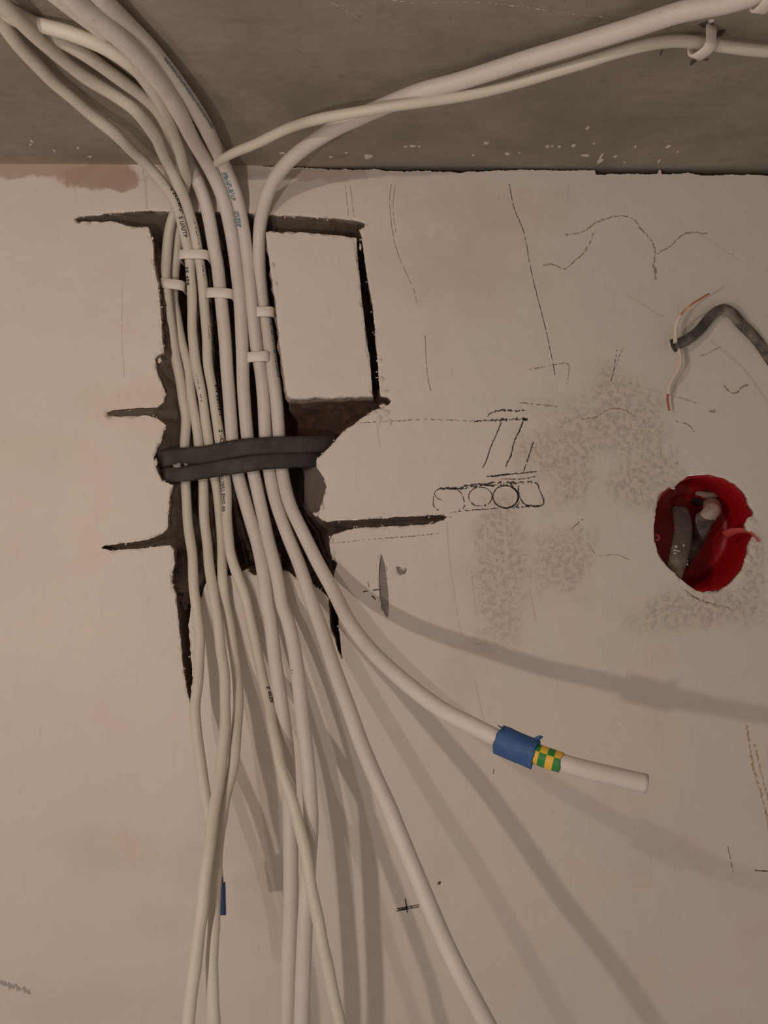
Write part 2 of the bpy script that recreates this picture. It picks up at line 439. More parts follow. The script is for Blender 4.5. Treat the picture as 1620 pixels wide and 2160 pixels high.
# rough bottom of the recess (brick and mortar)
def grid_floor(name, u0, u1, v0, v1, step, fn, mat, parent):
    us = np.arange(u0, u1+step, step); vs = np.arange(v0, v1+step, step)
    U, Vv = np.meshgrid(us, vs); X = (U-810)*K; Z = (1080-Vv)*K
    Y = fn(X, Z, U, Vv)
    nv, nu = X.shape
    verts = list(zip(X.ravel(), Y.ravel(), Z.ravel()))
    faces = [(j*nu+i, j*nu+i+1, (j+1)*nu+i+1, (j+1)*nu+i) for j in range(nv-1) for i in range(nu-1)]
    return obj(name, verts, faces, mat, parent, True)
def floor_fn(X, Z, U, V):
    d = poly_dist(X, Z, [rec[::2], blk[::2]])
    y = 0.0045+d*2.3
    deep = ((U > 372) & (U < 412) & (V > 1255)) | ((U > 688) & (V > 1230)) | ((U > 400) & (U < 600) & (V > 500) & (V < 1195))
    slit = (U > 744) & (V > 500) & (V < 815)
    y = np.where(deep, 0.031, y); y = np.where(slit, 0.018, y)
    # slope on the right of the black cables and the brick below the block
    br = (U > 600) & (V > 845) & (V < 960)
    yb = 0.031-(U-610)/210*0.020
    y = np.where(br, np.minimum(y, np.maximum(yb, 0.005)), y)
    sl = (U > 635) & (V > 985) & (V < 1090)
    y = np.where(sl, np.minimum(y, 0.003+(690-U)/50*0.013), y)
    ll = (U < 362) & (V > 745) & (V < 1030)
    y = np.where(ll, np.minimum(y, 0.005+(U-325)/40*0.014), y)
    y = np.minimum(y, 0.031)
    nz = np.array([noise.fractal(Vector((x*95, z*95, 1.3)), 0.8, 2.1, 5) for x, z in zip(X.ravel(), Z.ravel())]).reshape(X.shape)
    y = y+nz*np.where(br, 0.0045, 0.0023)
    return np.clip(y, 0.0022, 0.034)
core = grid_floor('brick_core', 150, 950, 430, 1495, 3.4, floor_fn, M['core'], wall)
core['label'] = 'dark rough brick and mortar at the bottom of the recess'
mx0, mx1, mz0, mz1 = .158, .242, -.055, .030
obj('masonry', [(a, .036, b) for b in (-.75, mz0, mz1, .24) for a in (-.9, mx0, mx1, 1)], [(4*j+i, 4*j+i+1, 4*j+i+5, 4*j+i+4) for j in range(3) for i in range(3) if (i, j) != (1, 1)], M['core'], wall)
grid_floor('filled_slot', 790, 865, 1160, 1315, 3, lambda X, Z, U, V: 0.0018+0.0008*np.sin(U*.9)*np.sin(V*.7), M['hole'], wall)

# ------------------------------------------------------------------ ceiling
cv = [(-.9, .06), (1.0, .06), (1.0, -1.1), (-.9, -1.1)]
ceil = obj('ceiling', [(x, y, ceil_z(x)) for x, y in cv]+[(x, y, ceil_z(x)+.05) for x, y in cv],
           [(0, 1, 2, 3), (7, 6, 5, 4), (0, 4, 5, 1), (1, 5, 6, 2), (2, 6, 7, 3), (3, 7, 4, 0)], M['concrete'])
tag(ceil, 'grey-brown bare concrete ceiling slab with plaster splashes', kind='structure')
def ceil_pt(u, v, gap=0.0): return P(*C(u, v, gap))

def blobmesh(center, nrm, ax, rad, thick, seed, n=10):
    """small irregular flattened lump lying on a surface"""
    ax = (ax-nrm*ax.dot(nrm)).normalized(); bx = nrm.cross(ax); V = []; Fc = []
    rr = random.Random(seed); ph = [0.6+0.6*rr.random() for _ in range(n)]
    for lvl, (s, t) in enumerate(((1.0, -0.25), (0.75, 0.55), (0.35, 0.95))):
        for k in range(n):
            a = 2*math.pi*k/n
            V.append(center+ax*(math.cos(a)*rad[0]*ph[k]*s)+bx*(math.sin(a)*rad[1]*ph[k]*s)+nrm*thick*t)
    V.append(center+nrm*thick)
    for l in range(2):
        for k in range(n):
            k2 = (k+1) % n; Fc.append((l*n+k, l*n+k2, (l+1)*n+k2, (l+1)*n+k))
    for k in range(n): Fc.append((2*n+k, 2*n+(k+1) % n, 3*n))
    return V, Fc
def lumps(name, items, parent, mat):
    V = []; Fc = []
    for it in items:
        v, f = blobmesh(*it); o = len(V); V += v; Fc += [tuple(i+o for i in q) for q in f]
    return obj(name, V, Fc, mat, parent, True)
down = Vector((0, 0, -1)); out_n = Vector((0, -1, 0))
sp = []
for (u, v, a, b) in ((778,330,16,7),(870,308,9,2.5),(884,309,4,2),(856,309,6,1.5),(1025,302,8,3),(1155,309,6,3),(1165,308,4,2),(1180,309,5,2),(1210,307,6,3),(1240,269,5,4),(1253,303,3,2),
                     (1265,340,9,7),(1235,328,12,3),(1298,330,6,3),(1410,309,8,3),(1070,325,7,4),(998,327,4,2),(698,331,6,2),(730,322,4,1.5),(1340,309,4,2),(1268,330,5,8),(1095,322,3,2),
                     (68,298,4,3),(165,312,4,2.5),(115,318,3,2),(190,330,5,1.5),(65,305,3,2),(620,320,12,2),(595,323,10,2),(1317,342,3,2),(1390,340,3,6),(430,330,3,2),(1500,45,6,3),(1430,320,3,1.5)):
    sp.append((ceil_pt(u, v), down, Vector((1, 0, 0)), (a*K*.85, b*K*2.2), 0.0006, u*v))
splash = lumps('plaster_splash', sp, ceil, M['lump']); splash['label'] = 'small pale dried plaster splashes'; splash['kind'] = 'stuff'
# pale scratch line and dirt marks on the slab
def ribbon(pts, w, up, jit=0.25, seed=0, gapf=0.0):
    """flat strip following pts, returns verts, faces"""
    V = []; Fc = []; n = len(pts); rr = random.Random(seed); prev = None
    for i, p in enumerate(pts):
        t = (pts[min(n-1, i+1)]-pts[max(0, i-1)]); t.normalize(); s = t.cross(up).normalized()
        ww = w*(1+jit*(rr.random()*2-1)); jo = s*(rr.random()-.5)*w*jit*1.2
        V += [p+jo+s*ww/2, p+jo-s*ww/2]
        if i and not (gapf and rr.random() < gapf): Fc.append((2*i-2, 2*i, 2*i+1, 2*i-1))
    return V, Fc
def strokes(name, lines, parent, mat, up=out_n, label=None, to=None, lift=0.00012):
    V = []; Fc = []
    for k, (pts, w, jit, gf) in enumerate(lines):
        q = [(to(*a) if to else P(*a, lift)) for a in pts]
        q = catmull(q, 0.0009) if len(q) > 2 else catmull(q, 0.0012)
        v, f = ribbon(q, w*K, up, jit, k+len(V), gf); o = len(V); V += v; Fc += [tuple(i+o for i in x) for x in f]
    o = obj(name, V, Fc, mat, parent)
    if label: o['label'] = label
    return o
ct = lambda u, v: ceil_pt(u, v, 0.0002)
strokes('chalk_line', [([(700, -30), (860, 4), (1010, 5), (1180, 25), (1320, 42), (1400, 48)], 1.2, 1.2, .45), ([(700, 5), (760, 40)], 1, .3, .3), ([(60, 20), (90, 10)], 1, .5, .3)], ceil, M['lump'], down, 'thin pale scratched line across the concrete', ct)
dk = []
for (u, v, a, b) in ((1490,52,22,10),(1520,70,12,14),(1470,80,6,10),(1462,130,10,16),(1395,110,4,10),(1490,125,8,5)):
    dk.append((ceil_pt(u, v, -0.0001), down, Vector((1, 0, 0)), (a*K*.6, b*K*1.0), 0.0005, u+v))
chips = lumps('chipped_concrete', dk, ceil, mat_plain('dark_chipped_concrete', (0.10, 0.085, 0.065), .95, 0, .4)); chips['label'] = 'dark chipped spots in the slab around the clip'
chips['kind'] = 'stuff'

# crumbs of plaster round the broken edges
cr = []
for k in range(150):
    i = rnd.randrange(len(rec)); x, z = rec[i]
    if z < P(0, 1260).z and rnd.random() < .6: continue
    cr.append((Vector((x+rnd.uniform(-1, 1)*.0012, 0.0004, z+rnd.uniform(-1, 1)*.0012)), out_n, Vector((rnd.random(), 0, rnd.random())), (rnd.uniform(.0004, .0012), rnd.uniform(.0003, .0007)), rnd.uniform(.0003, .0008), k))
for (u, v, a, b) in ((812,872,16,14),(800,885,10,22),(822,890,8,14),(790,870,10,8),(808,856,14,6),(805,800,8,12),(802,760,5,10),(812,825,12,6),(1587,1100,16,14),(1590,1160,14,20),(1580,1180,14,16),(1420,1030,8,5),(668,1085,10,8),(680,1070,8,10),(700,1140,6,14),(703,1170,6,16),(948,1091,6,3),(815,1200,3,12),(852,1202,6,4),(772,476,6,4),(583,600,6,10),(576,560,6,12),(760,520,4,12),
                     (337,760,6,10),(333,600,4,10),(362,1210,5,9),(362,1235,7,7),(346,905,7,5),(328,975,6,12)):
    cr.append((P(u, v), out_n, Vector((1, 0, 0)), (a*K*.7, b*K*.7), 0.0009, u+3*v, 14))
crumbs = lumps('plaster_crumb', cr, wall, M['lump']); crumbs['kind'] = 'stuff'; crumbs['label'] = 'broken white plaster burrs along the cut edges'

# ------------------------------------------------------------------ pencil marks and cracks on the wall
Z = lambda x, y: (880+x/4.5, 840+y/4.5)
L = lambda pts, w=1.5, j=.3, g=0.0: ([Z(*p) for p in pts], w*1.3, j, g*.6)
def arc(cx, cy, rx, ry, a0, a1, n=14): return [(cx+rx*math.cos(math.radians(a0+(a1-a0)*i/n)), cy+ry*math.sin(math.radians(a0+(a1-a0)*i/n))) for i in range(n+1)]
strokes('pencil_sketch', [
    L([(735,125),(830,112),(930,118),(1025,115)], 2.4, .9, .25), L([(668,180),(680,150),(735,128)], 1.6, .7, .4),
    L([(540,222),(640,212),(700,210)], 1.5, .8, .35), L([(700,210),(800,205),(900,200),(1000,200),(1045,190)], 3.2, .9, .2), L([(1000,205),(1045,198)], 2.5, .6, .2),
    L([(800,228),(750,345),(700,460),(660,580),(622,660)], 1.7), L([(1010,215),(980,290),(915,430),(890,540),(840,648)], 2.0, .5, .05), L([(1000,225),(960,330)], 1.2),
    L([(1103,415),(1075,500),(1040,610)], 1.9), L([(1035,625),(1010,700)], 1.3, .6, .4),
    L([(660,742),(760,735),(900,718),(1010,712),(1135,692)], 1.9, .7, .08), L([(700,740),(850,722),(960,715)], 1.4, .6, .2), L([(795,765),(900,768),(1000,765),(1120,742)], 1.3, .5, .15)],
    wall, M['graphite'], label='pencilled brackets and slanted strokes above the row of circles')
strokes('pencil_sketch', [
    L([(215,855),(380,850),(480,828),(640,812),(760,800),(900,805),(1000,800),(1090,795)], 2.6, .9, .12), L([(220,868),(380,862),(560,838),(700,828),(860,825)], 2.2, .9, .25),
    L([(640,825),(720,835)], 1.6), L([(215,855),(170,890),(152,960),(160,1030),(205,1065)], 1.4, .4, .08), L([(165,910),(190,950),(235,968)], 1.1),
    L([(380,868),(420,905),(442,960),(445,990)], 1.5, .4, .1), L([(452,1015),(430,1050),(390,1060)], 1.6, .6, .3), L([(300,1090),(420,1072),(520,1062),(650,1055),(760,1045)], 1.5, .6, .3),
    L(arc(600,935,112,90,-200,60), 1.5, .4, .06), L(arc(600,935,112,90,60,160), 2.0, .8, .3), L(arc(838,935,120,105,0,360,26), 2.2, .3, 0), L(arc(838,938,124,108,-60,100), 1.8, .5, .1),
    L([(965,830),(960,880),(975,940),(1010,1000),(1080,1020),(1180,1018),(1200,985),(1185,920),(1160,870),(1140,815),(1100,797)], 2.1, .4, .02), L([(880,800),(920,860),(960,900)], 2.0, .8, .2), L([(940,1035),(1020,1028),(1100,1030),(1180,1022)], 2.2, .8, .25), L([(910,1045),(950,1020),(968,985)], 2.2, .6, .1)],
    wall, M['graphite'], label='pencilled row of four overlapping circles')
strokes('pencil_line', [([(1074,388),(1085,440),(1105,490),(1118,560),(1132,620),(1150,690),(1163,750),(1171,791)], 1.3, .5, .05)], wall, M['graphite'], label='long slanting pencil line right of the plaster block')
strokes('pencil_line', [([(825,390),(822,430),(830,500),(845,550),(868,600)], 1.1, .4, .05), ([(833,392),(829,440),(835,490)], .9, .4, .1), ([(870,600),(880,640)], .9, .4, .5), ([(897,708),(899,760),(903,800),(909,824)], 1.2, .4, .05), ([(728,388),(735,455)], .9, .3, .1), ([(738,388),(747,458)], .9, .3, .1)], wall, M['soft_graphite'], label='thin pencil line wandering down from the ceiling')
strokes('pencil_line', [([(760,892),(830,888),(900,885),(1000,888),(1040,887)], 1.5, 1.0, .3), ([(700,1146),(780,1138),(860,1132),(925,1125)], 1.5, .9, .4), ([(1301,735),(1296,775),(1289,805)], 1.6, 1, .3)], wall, M['soft_graphite'], label='faint dotted pencil lines')
strokes('pencil_cross', [([(836,1917),(886,1908)], 1.8, .4, 0), ([(836,1922),(884,1913)], 1.6, .4, 0), ([(855,1896),(859,1925)], 2.4, .3, 0), ([(840,1919),(870,1914)], 4, .5, .3)], wall, M['graphite'], label='hatched pencil cross beside the straight falling cable')
strokes('pencil_cross', [([(766,1248),(776,1247)], 2.4, .6, .1), ([(786,1246),(800,1244)], 2.8, .5, .05), ([(776,1228),(779,1240)], 1.3, .5, .1), ([(784,1256),(792,1266)], 2.2, .9, .4)], wall, M['ink'], label='smudged dark cross left of the narrow slot')
strokes('pencil_line', [([(1535,1785),(1548,1845)], 1.0, .4, .2), ([(1592,1836),(1622,1838)], 1.8, .4, .05)], wall, M['graphite'], label='short pencil ticks at the right border')
strokes('dirt_spot', [([(924,1862),(929,1864)], 7, .4, 0), ([(1042,1622),(1040,1632)], 1.5, .3, 0), ([(440,688),(443,690)], 2, 0, 0)], wall, M['graphite'], label='small dark spot on the plaster')
ZW = lambda x, y: (900+x/2.25, 360+y/2.25)
LW = lambda pts, w=2.0, j=.9, g=.2: ([ZW(*p) for p in pts], w*1.1, j, g*.45)
cracks = [LW([(555,448),(600,445),(655,465),(700,430),(760,370),(795,290)], 1.8), LW([(660,305),(740,290),(800,250),(860,225),(930,215),(985,235),(1020,280),(1065,330),(1085,390),(1075,460)], 2.0),
    LW([(1095,395),(1160,355),(1215,305),(1270,293),(1335,300)], 1.8), LW([(1080,460),(1090,515)], 3), LW([(490,945),(560,930),(665,915),(675,960),(665,1010)], 1.5, .9, .3),
    LW([(440,1100),(520,1110),(620,1120)], 1.5, .9, .4), LW([(730,1180),(800,1170),(860,1135),(920,1130),(980,1160)], 1.6, .9, .25), LW([(1300,880),(1340,865),(1395,835)], 2, .9, .3),
    LW([(1410,1020),(1455,1060),(1500,1025),(1530,1015)], 2.2, .9, .2), LW([(1340,1145),(1370,1140)], 3), LW([(1200,1075),(1280,1105)], 1.4, .6, .1), LW([(1180,1190),(1240,1205),(1270,1240)], 1.4, .7, .2),
    LW([(870,2080-1080),(890,950),(930,845)], 1.2, 1, .5),
    ([(1445,1245),(1480,1268),(1530,1280),(1545,1290)], 2.4, .9, .2), ([(1450,1255),(1500,1274),(1520,1283)], 1.8, .9, .3), ([(1250,1160),(1262,1172),(1300,1170),(1330,1182)], 1.2, .8, .2), ([(1200,1120),(1230,1095)], 1.6, .9, .3)]
strokes('hairline_crack', cracks, wall, M['crack'], label='thin brown cracks wandering over the plaster right of the recess')
strokes('trowel_ridge', [([(942,1100),(948,1180),(965,1300),(972,1340)], 1.3, .4, .05), ([(995,1218),(1005,1300)], 1.2, .4, .1), ([(795,885),(797,915),(800,940)], 2.2, .4, 0), ([(1116,1236),(1130,1310)], 1.1, .4, .1), ([(1000,1430),(1020,1520)], 1, .4, .1),
    ([(1320,620),(1400,670)], 1.6, .4, .1), ([(1500,720),(1570,780),(1620,850)], 2.4, .6, .05), ([(1480,495),(1560,550)], 1.4, .4, .1), ([(1330,812),(1400,830),(1470,850)], 1.3, .5, .1), ([(258,600),(256,700),(262,800)], 1.0, .4, .1),
    ([(300,360),(306,390),(309,440)], 2.5, .5, 0), ([(313,362),(306,385)], 1.6, .5, 0), ([(745,505),(752,560),(760,600)], 1.6, .3, 0)],
    wall, M['lump'], label='raised light plaster ridges', lift=0.0003)
strokes('wood_grain_stain', [([(1575,1530),(1590,1620),(1612,1700),(1625,1760)], 3.0, .9, .1), ([(1592,1570),(1608,1640),(1622,1690)], 2.4, .9, .2)], wall, mat_plain('tan_stain', (0.47, 0.33, 0.21), .95, 0, .2), label='tan streak at the right border')
strokes('grey_smear', [([(-5,2072),(30,2080),(66,2095)], 7, .9, 0)], wall, mat_plain('grey_smear', (0.42, 0.36, 0.32), .95, 0, .2), label='faint grey smear at lower left')

# ------------------------------------------------------------------ red flush socket box
cxy = P(1489, 1125); R = 0.0352; DEP = 0.046
box = bpy.data.objects.new('socket_box', None); COL.objects.link(box); box.location = (cxy.x, 0.002, cxy.z)
tag(box, 'round red plastic flush socket box sunk in the wall at right', 'socket box')
prof = [(R+.0012, 0.0), (R+.0012, DEP+.001), (0.0, DEP+.001)]
prof_in = [(R, 0.0), (R, DEP-.004), (R-.0015, DEP-.001), (R-.005, DEP), (0.0, DEP)]
def lathe(name, prof, seg, mat, parent):
    V = []; Fc = []
    for (r, y) in prof:
        for k in range(seg):
            a = 2*math.pi*k/seg; V.append((r*math.cos(a), y, r*math.sin(a)))
    for i in range(len(prof)-1):
        for k in range(seg):
            k2 = (k+1) % seg; Fc.append((i*seg+k, i*seg+k2, (i+1)*seg+k2, (i+1)*seg+k))
    return obj(name, V, Fc, mat, parent, True)
cup = lathe('cup', prof[::-1][0:0]+[(0.0, DEP+.0012), (R+.0012, DEP+.0012), (R+.0012, 0.0), (R, 0.0)]+prof_in[1:], 56, M['red'], box)
def loc(u, v, h):   # pixel point at depth h in the box's own frame
    return P(u, v, h)-Vector(box.location)
tube('screw_post', [loc(1385, 1134, -.003), loc(1384, 1134, -.012)], 0.0021, M['red'], box, 16)
tube('screw_hole', [loc(1385, 1134, -.0026), loc(1385, 1134, -.0031)], 0.0011, M['dark'], box, 14)
# torn lug and thin plastic web
lug = [loc(1530, 1128, -.020), loc(1550, 1120, -.012), loc(1575, 1120, -.004), loc(1592, 1132, .0012), loc(1601, 1142, .0012)]
tube('broken_lug', catmull(lug, .001), 0.0022, mat_plain('pale_red_plastic', (0.60, 0.09, 0.075), .4, 0, .2), box, 10, (0.45, 1.2), rf=lambda i, f: 1.2-0.7*f)
tube('knockout_rim', catmull([loc(1456+34*math.cos(a), 1060+14*math.sin(a), -.0445) for a in np.linspace(.2, 2*math.pi-.2, 14)], .001), 0.0008, M['red'], box, 8)
# plaster-caked cable entering through the knock-out
kc = catmull([P(1500, 1064, -.045), P(1503, 1070, -.037), P(1500, 1080, -.028), P(1486, 1098, -.030), P(1478, 1118, -.036), P(1466, 1142, -.042)], .001)
putt = tube('incoming_cable', kc, 0.0052, M['putty'], None, 14, rf=lambda i, f: 1.05+0.14*noise.noise(Vector((i*.35, 3, 1))))
tag(putt, 'pink putty-caked cable entering the red socket box from its upper knock-out', 'cable')
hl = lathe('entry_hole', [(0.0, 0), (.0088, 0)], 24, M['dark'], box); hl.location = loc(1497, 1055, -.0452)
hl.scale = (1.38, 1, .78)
pt = lumps('putty_lump', [(loc(1494, 1044, -.0450), out_n, Vector((1, 0, 0)), (.0085, .0034), .0025, 4, 16)], box, M['putty'])
dc = catmull([P(1487, 1093, -.0245), P(1480, 1112, -.030), P(1470, 1140, -.038), P(1455, 1165, -.042), P(1440, 1190, -.043)], .001)
tube('stripped_sheath', dc, 0.0052, M['dusty_black'], putt, 12, (1, 1.0), rf=lambda i, f: 1.12-0.35*f)
gc = catmull([P(1432, 1073, -.030), P(1440, 1100, -.022), P(1440, 1130, -.017), P(1434, 1165, -.013), P(1424, 1200, -.010), P(1408, 1240, -.010)], .001)
gcab = tube('flat_cable', gc, 0.0056, M['grey_cable'], None, 14, (.5, 1.05))
tag(gcab, 'flat dusty grey-black cable standing in the red socket box at its left side', 'cable')
plast = lumps('plaster_residue', [(P(1440+rnd.uniform(-22, 12), 1150+rnd.uniform(0, 55), -.0088-.003*rnd.random()), out_n, Vector((1, 0, rnd.random())), (.0008*rnd.uniform(.5, 2), .0006*rnd.uniform(.5, 1.5)), .0005, k) for k in range(18)], gcab, M['lump'])
plast['kind'] = 'stuff'

# ------------------------------------------------------------------ cables
def path(pts, step=0.0016, sm=6, wob=0.0, seed=0):
    q = catmull([P(*a) for a in pts], step); q = smooth_path(q, sm)
    if wob:
        q = [p+Vector((noise.noise(Vector((i*step*45, seed, 0))), noise.noise(Vector((i*step*45, seed, 5))), noise.noise(Vector((i*step*45, seed, 9)))*.3))*wob for i, p in enumerate(q)]
    return q
def cable(pts, r, mat, label, group=None, wob=0.0, seed=0, name='cable', sq=(1, 1), lump=0.0, ex=1.0):
    q = path(pts, wob=wob, seed=seed)
    o = tube(name, q, r, mat, None, 28 if ex != 1 else 18, sq, ex, rf=(lambda i, f: 1+lump*noise.noise(Vector((i*.09, seed*3.1, 0)))) if lump else None)
    tag(o, label, 'cable', group); return o, q

RU, RP = 0.00315, 0.0041
GU, GP = 'data cables run through the wall recess', 'power cables run through the wall recess'
CC = C
u1, q1 = cable([CC(-60, -20, .0035), CC(0, 14, .0035), CC(40, 34, .0035), CC(73, 50, .005), CC(140, 67, .007), CC(213, 97, .010), CC(267, 130, .012), CC(310, 170, .013), CC(347, 227, .013), (367, 283, .060), (386, 345, .032), (393, 385, .014),
    (377, 425, .004), (364, 465, -.006), (354, 512, -.010), (349, 573, -.011), (352, 614, -.011), (359, 678, -.012), (366, 733, -.013), (379, 792, -.012), (386, 844, -.012), (392, 881, -.012), (391, 943, -.012), (391, 985, -.0125), (391, 1022, -.011), (398, 1107, -.008), (406, 1192, .001), (414, 1277, .008),
    (421, 1356, .015), (417, 1441, .023), (412, 1498, .029), (417, 1569, .036), (428, 1640, .044), (438, 1700, .051), (450, 1770, .058), (458, 1850, .065), (462, 1930, .070)], RU, M['utp'],
    'cream data cable, leftmost in the recess, ending behind the two others with blue tape', GU, .0009, 1, lump=.09)
u2, q2 = cable([CC(-60, 0, .0035), CC(0, 24, .0035), CC(83, 66, .0035), CC(140, 93, .0035), CC(200, 127, .004), CC(260, 173, .004), CC(320, 220, .005), CC(352, 268, .007), (378, 330, .026), (392, 385, .006),
    (388, 430, -.004), (380, 475, -.012), (374, 524, -.015), (369, 573, -.017), (366, 624, -.018), (374, 671, -.017), (386, 733, -.0165), (397, 782, -.015), (406, 839, -.013), (413, 893, -.012), (420, 945, -.0125), (426, 985, -.012), (429, 1022, -.011), (431, 1093, -.009), (438, 1164, -.003), (448, 1235, .007),
    (456, 1292, .012), (468, 1370, .019), (475, 1456, .030), (473, 1541, .042), (466, 1624, .053), (449, 1733, .074), (436, 1822, .088), (427, 1911, .098), (413, 2022, .108), (398, 2151, .116), (380, 2320, .118), (350, 2600, .118), (330, 3100, .09)], RU, M['utp'],
    'cream data cable crossing to become the leftmost one at the bottom of the photo', GU, .0009, 2, lump=.09)
u3, q3 = cable([CC(-60, 0, .006), CC(0, 46, .006), CC(20, 70, .006), CC(60, 117, .006), CC(113, 173, .006), CC(187, 237, .008), CC(247, 287, .012), (300, 338, .036), (344, 388, .020), (369, 425, .011), (384, 475, .001), (396, 524, -.007), (401, 560, -.010),
    (405, 634, -.012), (407, 708, -.013), (412, 758, -.013), (421, 807, -.012), (431, 869, -.012), (441, 943, -.012), (449, 985, -.0125), (456, 1022, -.014), (463, 1079, -.014), (468, 1150, -.007), (470, 1221, .0042), (476, 1277, .005), (485, 1320, .0065),
    (493, 1370, .009), (500, 1427, .015), (503, 1484, .025), (499, 1541, .036), (489, 1625, .048), (472, 1698, .060), (460, 1778, .072), (455, 1844, .082), (451, 1956, .094), (447, 2044, .101), (451, 2156, .107), (458, 2320, .108), (470, 2600, .098), (480, 3100, .09)], RU, M['utp'],
    'cream printed data cable reaching the ceiling furthest left, bowing out right below the recess', GU, .0009, 3, lump=.09)
u4, q4 = cable([CC(-40, -28, .010), CC(3, 7, .010), CC(33, 37, .010), CC(83, 83, .009), CC(133, 127, .007), CC(187, 167, .006), CC(240, 200, .007), CC(287, 233, .010), (320, 277, .066), (353, 343, .034), (378, 393, .020), (391, 425, .011), (404, 465, .002), (414, 512, -.006), (422, 550, -.0095), (425, 573, -.0105),
    (431, 634, -.012), (436, 708, -.013), (439, 770, -.013), (448, 819, -.012), (454, 869, -.012), (464, 930, -.012), (472, 985, -.0125), (477, 1022, -.0095), (480, 1107, -.003), (485, 1155, .002), (499, 1207, .006), (519, 1266, .008),
    (536, 1342, .011), (553, 1427, .019), (567, 1484, .031), (577, 1541, .046), (594, 1617, .062), (616, 1689, .070), (638, 1769, .078), (651, 1844, .084), (669, 1933, .090), (687, 2022, .096), (716, 2156, .103), (760, 2330, .105), (850, 2620, .105), (960, 3100, .10)], RU, M['utp'],
    'cream data cable with black print crossing in front of the power cables lower down', GU, .0009, 4, lump=.09)
p1, s1 = cable([CC(90, -35, .0045), CC(160, 20, .0045), CC(205, 54, .0045), CC(250, 97, .0045), CC(290, 142, .0045), CC(330, 197, .0048), CC(361, 248, .0055), (384, 303, .030), (399, 345, .018), (416, 380, .012), (433, 425, .006), (444, 475, .000), (453, 530, -.009), (459, 560, -.0105),
    (468, 646, -.0105), (475, 720, -.011), (479, 782, -.011), (484, 844, -.0115), (490, 925, -.0125), (498, 980, -.0125), (507, 1022, -.011), (527, 1093, -.007), (544, 1150, -.001), (556, 1210, .008), (564, 1277, .014), (570, 1305, .016),
    (581, 1399, .024), (593, 1484, .033), (604, 1569, .042), (609, 1644, .050), (613, 1778, .060), (613, 1911, .067), (609, 2044, .073), (607, 2156, .077), (603, 2320, .078), (598, 2600, .08), (600, 3100, .08)], RP, M['power'],
    'white power cable directly right of the data cables, hanging straight down', GP, 0, 5)
p2, s2 = cable([CC(95, -62, .0125), CC(157, 0, .0125), CC(187, 27, .0125), CC(253, 80, .0125), CC(300, 127, .0125), CC(347, 187, .0125), CC(381, 243, .013), (406, 292, .055), (431, 335, .032), (453, 376, .018), (473, 425, .009), (487, 487, -.002), (494, 530, -.008), (498, 560, -.0105),
    (506, 634, -.0105), (511, 733, -.011), (513, 807, -.011), (517, 869, -.012), (523, 930, -.0125), (530, 975, -.0125), (538, 1012, -.011), (553, 1079, -.008), (566, 1140, -.002), (583, 1207, .008), (595, 1277, .014),
    (606, 1305, .018), (621, 1370, .026), (632, 1456, .038), (641, 1541, .048), (650, 1625, .056), (656, 1733, .066), (651, 1822, .072), (643, 1956, .079), (636, 2156, .086), (630, 2320, .088), (626, 2600, .09), (640, 3100, .09)], RP, M['power'],
    'white power cable hanging straight down just right of the other straight one', GP, 0, 6)
p3, s3 = cable([CC(190, -30, .007), CC(220, 5, .007), CC(267, 52, .006), CC(320, 107, .006), CC(377, 180, .007), CC(423, 248, .008), (442, 285, .056), (458, 318, .036), (478, 362, .018), (498, 413, .009), (512, 475, -.002), (520, 530, -.009), (525, 565, -.0105),
    (532, 646, -.0115), (541, 733, -.0125), (550, 782, -.0125), (556, 844, -.012), (560, 923, -.0125), (565, 970, -.0125), (571, 1010, -.011), (584, 1065, -.007), (609, 1135, .000), (632, 1192, .007), (655, 1263, .016),
    (681, 1336, .030), (706, 1413, .046), (735, 1492, .062), (760, 1563, .075), (789, 1634, .086), (820, 1702, .095), (847, 1769, .103), (891, 1876, .113), (940, 1991, .122), (984, 2080, .129), (1027, 2160, .134), (1110, 2320, .140), (1240, 2600, .145), (1420, 3100, .14)], RP, M['power'],
    'white power cable with teal print on top, slanting down right to the bottom border', GP, 0, 7)
p4, s4 = cable([CC(1700, -52, .010), CC(1620, -22, .010), CC(1540, 4, .010), CC(1440, 24, .009), CC(1340, 56, .008), CC(1207, 97, .007), CC(1107, 127, .007), CC(973, 170, .007), CC(887, 193, .008), CC(807, 225, .009), (755, 248, .079), (695, 277, .068), (633, 318, .046), (596, 354, .031), (572, 390, .018), (558, 428, .008), (550, 465, -.001), (547, 505, -.007), (547, 560, -.011),
    (552, 622, -.014), (563, 696, -.015), (573, 770, -.014), (582, 832, -.012), (589, 923, -.0125), (593, 970, -.0125), (598, 1010, -.010), (612, 1065, -.004), (638, 1121, .003), (669, 1184, .011), (705, 1250, .024), (737, 1312, .043),
    (783, 1372, .064), (852, 1437, .090), (930, 1496, .110), (1003, 1534, .123), (1051, 1558, .130), (1094, 1576, .134), (1154, 1599, .139), (1215, 1618, .143), (1293, 1637, .146), (1364, 1653, .148)], RP, M['power'],
    'white power cable along the ceiling, its free end below bearing blue and striped tape', None, 0, 8)
r1, qr = cable([(440, 352, .015), (452, 346, .024), (470, 334, .034), (500, 319, .045), (540, 303, .056), (607, 271, .068), CC(673, 251, .016), CC(773, 233, .015), CC(840, 222, .014), CC(973, 203, .012), CC(1073, 180, .010), CC(1207, 140, .009), CC(1307, 109, .008), CC(1380, 91, .007), CC(1430, 86, .006), CC(1480, 90, .006), CC(1540, 100, .007), CC(1620, 108, .007), CC(1700, 112, .007)], .0026, M['utp'],
    'thinner cream cable clipped to the ceiling at upper right', None, .0002, 9, lump=.05)
GB = 'black rubber cables strapped across the bundle'
